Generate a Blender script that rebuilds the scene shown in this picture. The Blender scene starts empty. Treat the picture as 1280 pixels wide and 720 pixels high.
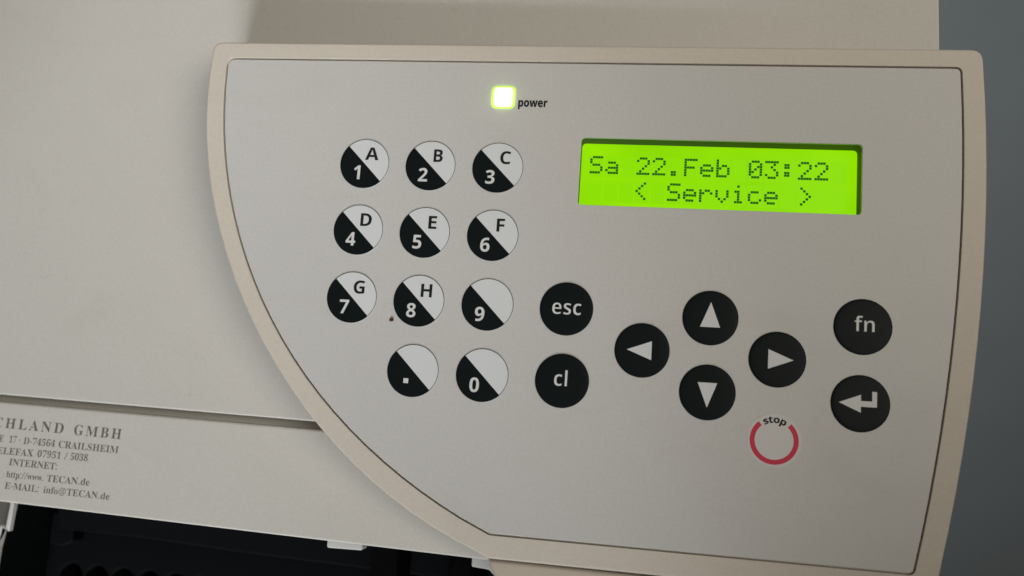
import bpy, bmesh, math, json, random
from mathutils import Matrix, Vector, noise
from mathutils.geometry import tessellate_polygon

# ---------------------------------------------------------------- scene, camera, light
# all plan dimensions below are millimetres on the control panel (x right, y towards the back,
# z out of the panel); everything is built at real size through the factor MM
MM = 0.001
scene = bpy.context.scene
COL = scene.collection

cam_data = bpy.data.cameras.new("camera")
cam_data.sensor_width = 36.0
cam_data.lens = 36.0 * 1100.0 / 1280.0
cam_data.clip_start = 0.005
cam_data.clip_end = 20.0
cam_data.dof.use_dof = True
cam_data.dof.focus_distance = 0.200
cam_data.dof.aperture_fstop = 13.0
cam = bpy.data.objects.new("camera", cam_data)
COL.objects.link(cam)
cam.matrix_world = Matrix((
    (0.9879, -0.0504, 0.1466, 50.57 * MM),
    (0.0708, 0.9880, -0.1372, -39.29 * MM),
    (-0.1379, 0.1459, 0.9796, 195.41 * MM),
    (0, 0, 0, 1)))
scene.camera = cam

world = bpy.data.worlds.new("World")
scene.world = world
world.use_nodes = True
bg = world.node_tree.nodes["Background"]
bg.inputs[0].default_value = (1.0, 0.86, 0.66, 1)
bg.inputs[1].default_value = 0.068

def area_lamp(name, loc, target, size, power, colour, spread):
    d = bpy.data.lights.new(name, 'AREA')
    d.shape = 'DISK'
    d.size = size * MM
    d.energy = power
    d.color = colour
    d.spread = math.radians(spread)
    o = bpy.data.objects.new(name, d)
    COL.objects.link(o)
    o.location = Vector(loc) * MM
    o.rotation_euler = (Vector(target) - Vector(loc)).to_track_quat('-Z', 'Y').to_euler()
    return o

area_lamp("added_front_lamp", (-66, -428, 240), (-58, -112, 0), 262, 0.071, (0.95, 0.98, 1.02), 12.5)  # added front lamp, beam narrowed so brightness falls off to the right
area_lamp("far_front_lamp", (-80, -578, 256), (-150, -30, 0), 285, 0.088, (0.95, 0.98, 1.02), 15.5)  # unseen front light; its narrow spread stands in for the photographer's shadow
area_lamp("overhead_fill", (265, 58, 407), (-85, 250, 0), 300, 0.550, (1.0, 0.945, 0.845), 102)  # unseen soft fill, placed and aimed for the falloff across the panel

scene.view_settings.view_transform = 'Standard'
scene.view_settings.look = 'None'
scene.view_settings.exposure = 0.0
scene.view_settings.gamma = 1.0

# ---------------------------------------------------------------- materials
def new_mat(name):
    m = bpy.data.materials.new(name)
    m.use_nodes = True
    return m, m.node_tree, m.node_tree.nodes["Principled BSDF"]

def plastic(name, colour, rough=0.5, mottle=0.03, grain=0.15, grain_size=2600, spec=0.4, dirt=0.0, speckle=0.0, smear=0.0):
    m, t, b = new_mat(name)
    n, l = t.nodes, t.links
    co = n.new("ShaderNodeTexCoord")
    big = n.new("ShaderNodeTexNoise"); big.inputs["Scale"].default_value = 28; big.inputs["Detail"].default_value = 6
    l.new(co.outputs["Object"], big.inputs["Vector"])
    mix = n.new("ShaderNodeMix"); mix.data_type = 'RGBA'
    mix.inputs[6].default_value = (*[c * (1 - mottle) for c in colour], 1)
    mix.inputs[7].default_value = (*[min(1, c * (1 + mottle)) for c in colour], 1)
    l.new(big.outputs["Fac"], mix.inputs[0])
    out = mix.outputs[2]
    if smear:
        sw = n.new("ShaderNodeTexNoise"); sw.inputs["Scale"].default_value = 20; sw.inputs["Detail"].default_value = 7
        sw.inputs["Roughness"].default_value = 0.62; sw.inputs["Distortion"].default_value = 1.4
        mp = n.new("ShaderNodeMapping"); mp.inputs["Scale"].default_value = (1.0, 2.3, 1.0); mp.inputs["Rotation"].default_value = (0, 0, 0.5)
        l.new(co.outputs["Object"], mp.inputs[0]); l.new(mp.outputs[0], sw.inputs["Vector"])
        sr = n.new("ShaderNodeMapRange"); sr.inputs[1].default_value = 0.56; sr.inputs[2].default_value = 0.74
        sr.inputs[3].default_value = 0.0; sr.inputs[4].default_value = smear
        l.new(sw.outputs["Fac"], sr.inputs[0])
        sx_ = n.new("ShaderNodeMix"); sx_.data_type = 'RGBA'
        sx_.inputs[7].default_value = (colour[0] * 0.66, colour[1] * 0.62, colour[2] * 0.55, 1)
        l.new(sr.outputs[0], sx_.inputs[0]); l.new(out, sx_.inputs[6])
        out = sx_.outputs[2]
    if speckle:
        tiny = n.new("ShaderNodeTexNoise"); tiny.inputs["Scale"].default_value = 1500; tiny.inputs["Detail"].default_value = 3
        l.new(co.outputs["Object"], tiny.inputs["Vector"])
        hs = n.new("ShaderNodeHueSaturation")
        mr = n.new("ShaderNodeMapRange"); mr.inputs[1].default_value = 0.3; mr.inputs[2].default_value = 0.7
        mr.inputs[3].default_value = 1 - speckle; mr.inputs[4].default_value = 1 + speckle
        l.new(tiny.outputs["Fac"], mr.inputs[0]); l.new(mr.outputs[0], hs.inputs["Value"]); l.new(out, hs.inputs["Color"])
        out = hs.outputs[0]
    if dirt:
        sp = n.new("ShaderNodeTexNoise"); sp.inputs["Scale"].default_value = 330; sp.inputs["Detail"].default_value = 2
        l.new(co.outputs["Object"], sp.inputs["Vector"])
        rp = n.new("ShaderNodeValToRGB")
        rp.color_ramp.elements[0].position = 0.69; rp.color_ramp.elements[0].color = (0, 0, 0, 1)
        rp.color_ramp.elements[1].position = 0.78; rp.color_ramp.elements[1].color = (dirt, dirt, dirt, 1)
        l.new(sp.outputs["Fac"], rp.inputs[0])
        mx = n.new("ShaderNodeMix"); mx.data_type = 'RGBA'
        mx.inputs[7].default_value = (*[c * 0.55 for c in colour], 1)
        l.new(rp.outputs[0], mx.inputs[0]); l.new(out, mx.inputs[6])
        out = mx.outputs[2]
    l.new(out, b.inputs["Base Color"])
    rr = n.new("ShaderNodeMapRange")
    rr.inputs[3].default_value = rough - 0.05; rr.inputs[4].default_value = rough + 0.08
    sm = n.new("ShaderNodeTexNoise"); sm.inputs["Scale"].default_value = 55; sm.inputs["Detail"].default_value = 4
    l.new(co.outputs["Object"], sm.inputs["Vector"]); l.new(sm.outputs["Fac"], rr.inputs[0])
    l.new(rr.outputs[0], b.inputs["Roughness"])
    b.inputs["Specular IOR Level"].default_value = spec
    if grain:
        fine = n.new("ShaderNodeTexNoise"); fine.inputs["Scale"].default_value = grain_size; fine.inputs["Detail"].default_value = 2
        l.new(co.outputs["Object"], fine.inputs["Vector"])
        bp = n.new("ShaderNodeBump"); bp.inputs["Strength"].default_value = grain; bp.inputs["Distance"].default_value = 0.0001
        l.new(fine.outputs["Fac"], bp.inputs["Height"]); l.new(bp.outputs[0], b.inputs["Normal"])
    return m

def glow(name, colour, strength, base=(0.02, 0.02, 0.02), rough=0.4, spec=0.1):
    m, t, b = new_mat(name)
    b.inputs["Base Color"].default_value = (*base, 1)
    b.inputs["Roughness"].default_value = rough
    b.inputs["Emission Color"].default_value = (*colour, 1)
    b.inputs["Emission Strength"].default_value = strength
    b.inputs["Specular IOR Level"].default_value = spec
    return m

M_COVER = plastic("cream_cover_plastic", (0.640, 0.622, 0.582), 0.50, dirt=0.14, speckle=0.035, smear=0.13)
M_BEZEL = plastic("cream_bezel_plastic", (0.650, 0.600, 0.525), 0.55, speckle=0.035, smear=0.12)
M_PLATE = plastic("grey_white_film", (0.608, 0.600, 0.585), 0.42, mottle=0.025, grain=0.18, grain_size=3000, dirt=0.07, speckle=0.035, smear=0.13)
M_COLUMN = plastic("shaded_column_plastic", (0.540, 0.475, 0.395), 0.5)  # shading below the bezel is put into this darker brown
M_BLACK = plastic("black_moulding", (0.0026, 0.0036, 0.0042), 0.7, grain=0.25, spec=0.08)
M_DEEP = plastic("deep_black", (0.0022, 0.0024, 0.0026), 0.8, spec=0.05)
M_KEYBLACK = plastic("black_key_film", (0.0080, 0.0115, 0.0120), 0.38, mottle=0.05, grain=0.12, grain_size=3800, spec=0.07)
M_KEYWHITE = plastic("white_key_film", (0.720, 0.745, 0.760), 0.40, mottle=0.015, grain=0.10, grain_size=3800)
M_KEYCLEAR = plastic("clear_grey_key_film", (0.655, 0.650, 0.640), 0.38, mottle=0.015, grain=0.08, grain_size=3800)
M_INKWHITE = plastic("white_print", (0.700, 0.715, 0.720), 0.5, grain=0)
M_INKBLACK = plastic("black_print", (0.013, 0.015, 0.017), 0.5, grain=0, spec=0.2)
M_INKGREY = plastic("grey_address_print", (0.150, 0.145, 0.136), 0.6, mottle=0.25, grain=0)
M_INKLINE = plastic("thin_line_print", (0.055, 0.050, 0.046), 0.5, grain=0)
M_RED = plastic("red_print", (0.640, 0.040, 0.085), 0.45, mottle=0.08, grain=0, spec=0.2)
M_GREYWHITE = plastic("pale_grey_plastic", (0.600, 0.600, 0.580), 0.45)
M_PANEL = plastic("shaded_side_plastic", (0.120, 0.112, 0.095), 0.6)  # shade of the recessed side is put into this dark colour
M_WINDOW = plastic("dark_window_wall", (0.045, 0.060, 0.040), 0.5, grain=0)
M_FLOOR = plastic("grey_floor", (0.300, 0.362, 0.430), 0.7, mottle=0.10, grain=0.1, grain_size=300, spec=0.25)
M_CRUMB = plastic("brown_crumb", (0.085, 0.028, 0.014), 0.7, grain=0)
M_LED = glow("led_core", (0.66, 1.0, 0.20), 4.6, (0.6, 0.8, 0.5))
M_LEDRIM = glow("led_rim", (0.46, 0.84, 0.08), 1.0, (0.35, 0.45, 0.2))

def lcd_material():
    m, t, b = new_mat("green_backlit_lcd")
    n, l = t.nodes, t.links
    co = n.new("ShaderNodeTexCoord")
    nz = n.new("ShaderNodeTexNoise"); nz.inputs["Scale"].default_value = 30; nz.inputs["Detail"].default_value = 3
    l.new(co.outputs["Object"], nz.inputs["Vector"])
    rp = n.new("ShaderNodeValToRGB")
    rp.color_ramp.elements[0].position = 0.30; rp.color_ramp.elements[0].color = (0.235, 0.680, 0.0, 1)
    rp.color_ramp.elements[1].position = 0.72; rp.color_ramp.elements[1].color = (0.345, 0.860, 0.0, 1)
    l.new(nz.outputs["Fac"], rp.inputs[0])
    b.inputs["Base Color"].default_value = (0.01, 0.03, 0.002, 1)
    b.inputs["Roughness"].default_value = 0.35
    b.inputs["Specular IOR Level"].default_value = 0.08
    l.new(rp.outputs[0], b.inputs["Emission Color"])
    b.inputs["Emission Strength"].default_value = 0.97
    return m
M_LCD = lcd_material()
M_LCDCELL = glow("lcd_character_cell", (0.272, 0.755, 0.0), 0.97, (0.01, 0.03, 0.002))
M_LCDDOT = glow("lcd_dark_dot", (0.008, 0.088, 0.008), 1.0, (0.005, 0.02, 0.004), spec=0.05)

# ---------------------------------------------------------------- object helpers
def link(name, mesh, mats, parent=None, label=None):
    for m in mats:
        mesh.materials.append(m)
    o = bpy.data.objects.new(name, mesh)
    COL.objects.link(o)
    if parent:
        o.parent = parent
    if label:
        o["label"] = label
    return o

class Builder:
    """collects faces in millimetres; warp maps a plan point to its final place"""
    def __init__(self, warp=None):
        self.v, self.f, self.s, self.mi = [], [], [], []
        self.warp = warp
    def add(self, verts, faces, smooth=False, mi=0):
        k = len(self.v)
        for p in verts:
            p = self.warp(*p) if self.warp else p
            self.v.append((p[0] * MM, p[1] * MM, p[2] * MM))
        for fc in faces:
            self.f.append([i + k for i in fc]); self.s.append(smooth); self.mi.append(mi)
    def cap(self, loops, z, up=True, mi=0):
        tris = tessellate_polygon([[Vector((x, y, 0)) for x, y in lp] for lp in loops])
        pts = [p for lp in loops for p in lp]
        out = []
        for a, b, c in tris:
            A, B_, C = pts[a], pts[b], pts[c]
            ar = (B_[0] - A[0]) * (C[1] - A[1]) - (B_[1] - A[1]) * (C[0] - A[0])
            if abs(ar) < 1e-9:
                continue
            out.append((a, b, c) if (ar > 0) == up else (a, c, b))
        self.add([(x, y, z) for x, y in pts], out, False, mi)
    def band(self, lo, zl, hi, zh, smooth=True, mi=0):
        n = len(lo)
        self.add([(x, y, zl) for x, y in lo] + [(x, y, zh) for x, y in hi],
                 [(i, (i + 1) % n, n + (i + 1) % n, n + i) for i in range(n)], smooth, mi)
    def build(self, name, mats, parent=None, label=None):
        me = bpy.data.meshes.new(name)
        me.from_pydata(self.v, [], self.f)
        bm = bmesh.new(); bm.from_mesh(me)
        for f, s, mi in zip(bm.faces, self.s, self.mi):
            f.smooth = s; f.material_index = mi
        bm.to_mesh(me); bm.free()
        me.update()
        return link(name, me, mats if isinstance(mats, (list, tuple)) else [mats], parent, label)

def ccw(lp):
    a = sum(p[0] * q[1] - q[0] * p[1] for p, q in zip(lp, lp[1:] + lp[:1]))
    return lp if a > 0 else lp[::-1]

def inset(lp, d):
    """move a counter-clockwise loop inwards by d"""
    out, n = [], len(lp)
    for i in range(n):
        p, q, r = Vector(lp[i - 1]), Vector(lp[i]), Vector(lp[(i + 1) % n])
        a, b = (q - p).normalized(), (r - q).normalized()
        na, nb = Vector((-a.y, a.x)), Vector((-b.y, b.x))
        m = na + nb
        k = max(m.dot(na), 0.25)
        out.append(tuple(q + m * (d / k)))
    return out

def rounded(pts, radii, seg=6):
    """fillet the corners of a loop: radii maps an index to a radius"""
    out, n = [], len(pts)
    for i, p in enumerate(pts):
        r = radii.get(i, 0) if isinstance(radii, dict) else radii
        if not r:
            out.append(tuple(p)); continue
        q = Vector(p); a = Vector(pts[i - 1]) - q; b = Vector(pts[(i + 1) % n]) - q
        la, lb = a.length, b.length; a.normalize(); b.normalize()
        ang = a.angle(b)
        t = min(r / math.tan(ang / 2), la * 0.98, lb * 0.98)
        A, B_ = q + a * t, q + b * t
        for k in range(seg + 1):
            s = k / seg
            out.append(tuple(A * (1 - s) ** 2 + q * (2 * s * (1 - s) * 0.93 + 2 * s * (1 - s) * 0.07) + B_ * s * s))
    return out

def solid(bd, outer, zt, zb, fil, holes=(), hole_fil=0.0, mi=0, seg=5, bottom=True):
    """a slab with a rounded top edge and through holes with rounded rims"""
    outer = ccw(list(outer))
    lv = []
    for k in range(seg + 1):
        a = math.pi / 2 * k / seg
        lv.append((inset(outer, fil * (1 - math.cos(a))), zt - fil + fil * math.sin(a)))
    bd.band(outer, zb, outer, zt - fil, False, mi)
    for (lo, zl), (hi, zh) in zip(lv, lv[1:]):
        bd.band(lo, zl, hi, zh, True, mi)
    tops = []
    for h in holes:
        h = ccw(list(h))
        hv = []
        for k in range(4):
            a = math.pi / 2 * k / 3
            hv.append((inset(h, -hole_fil * (1 - math.cos(a)))[::-1], zt - hole_fil + hole_fil * math.sin(a)))
        bd.band(h[::-1], zb, h[::-1], zt - hole_fil, False, mi)
        for (lo, zl), (hi, zh) in zip(hv, hv[1:]):
            bd.band(lo, zl, hi, zh, True, mi)
        tops.append(hv[-1][0])
    bd.cap([lv[-1][0]] + tops, zt, True, mi)
    if bottom:
        bd.cap([outer] + [ccw(list(h))[::-1] for h in holes], zb, False, mi)

def circle(cx, cy, r, n=64, a0=0, a1=2 * math.pi, closed=True):
    k = n if closed else n + 1
    return [(cx + r * math.cos(a0 + (a1 - a0) * i / n), cy + r * math.sin(a0 + (a1 - a0) * i / n)) for i in range(k)]

def rect(x0, y0, x1, y1, r=0, seg=6):
    p = [(x0, y0), (x1, y0), (x1, y1), (x0, y1)]
    return rounded(p, r, seg) if r else p

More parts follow.
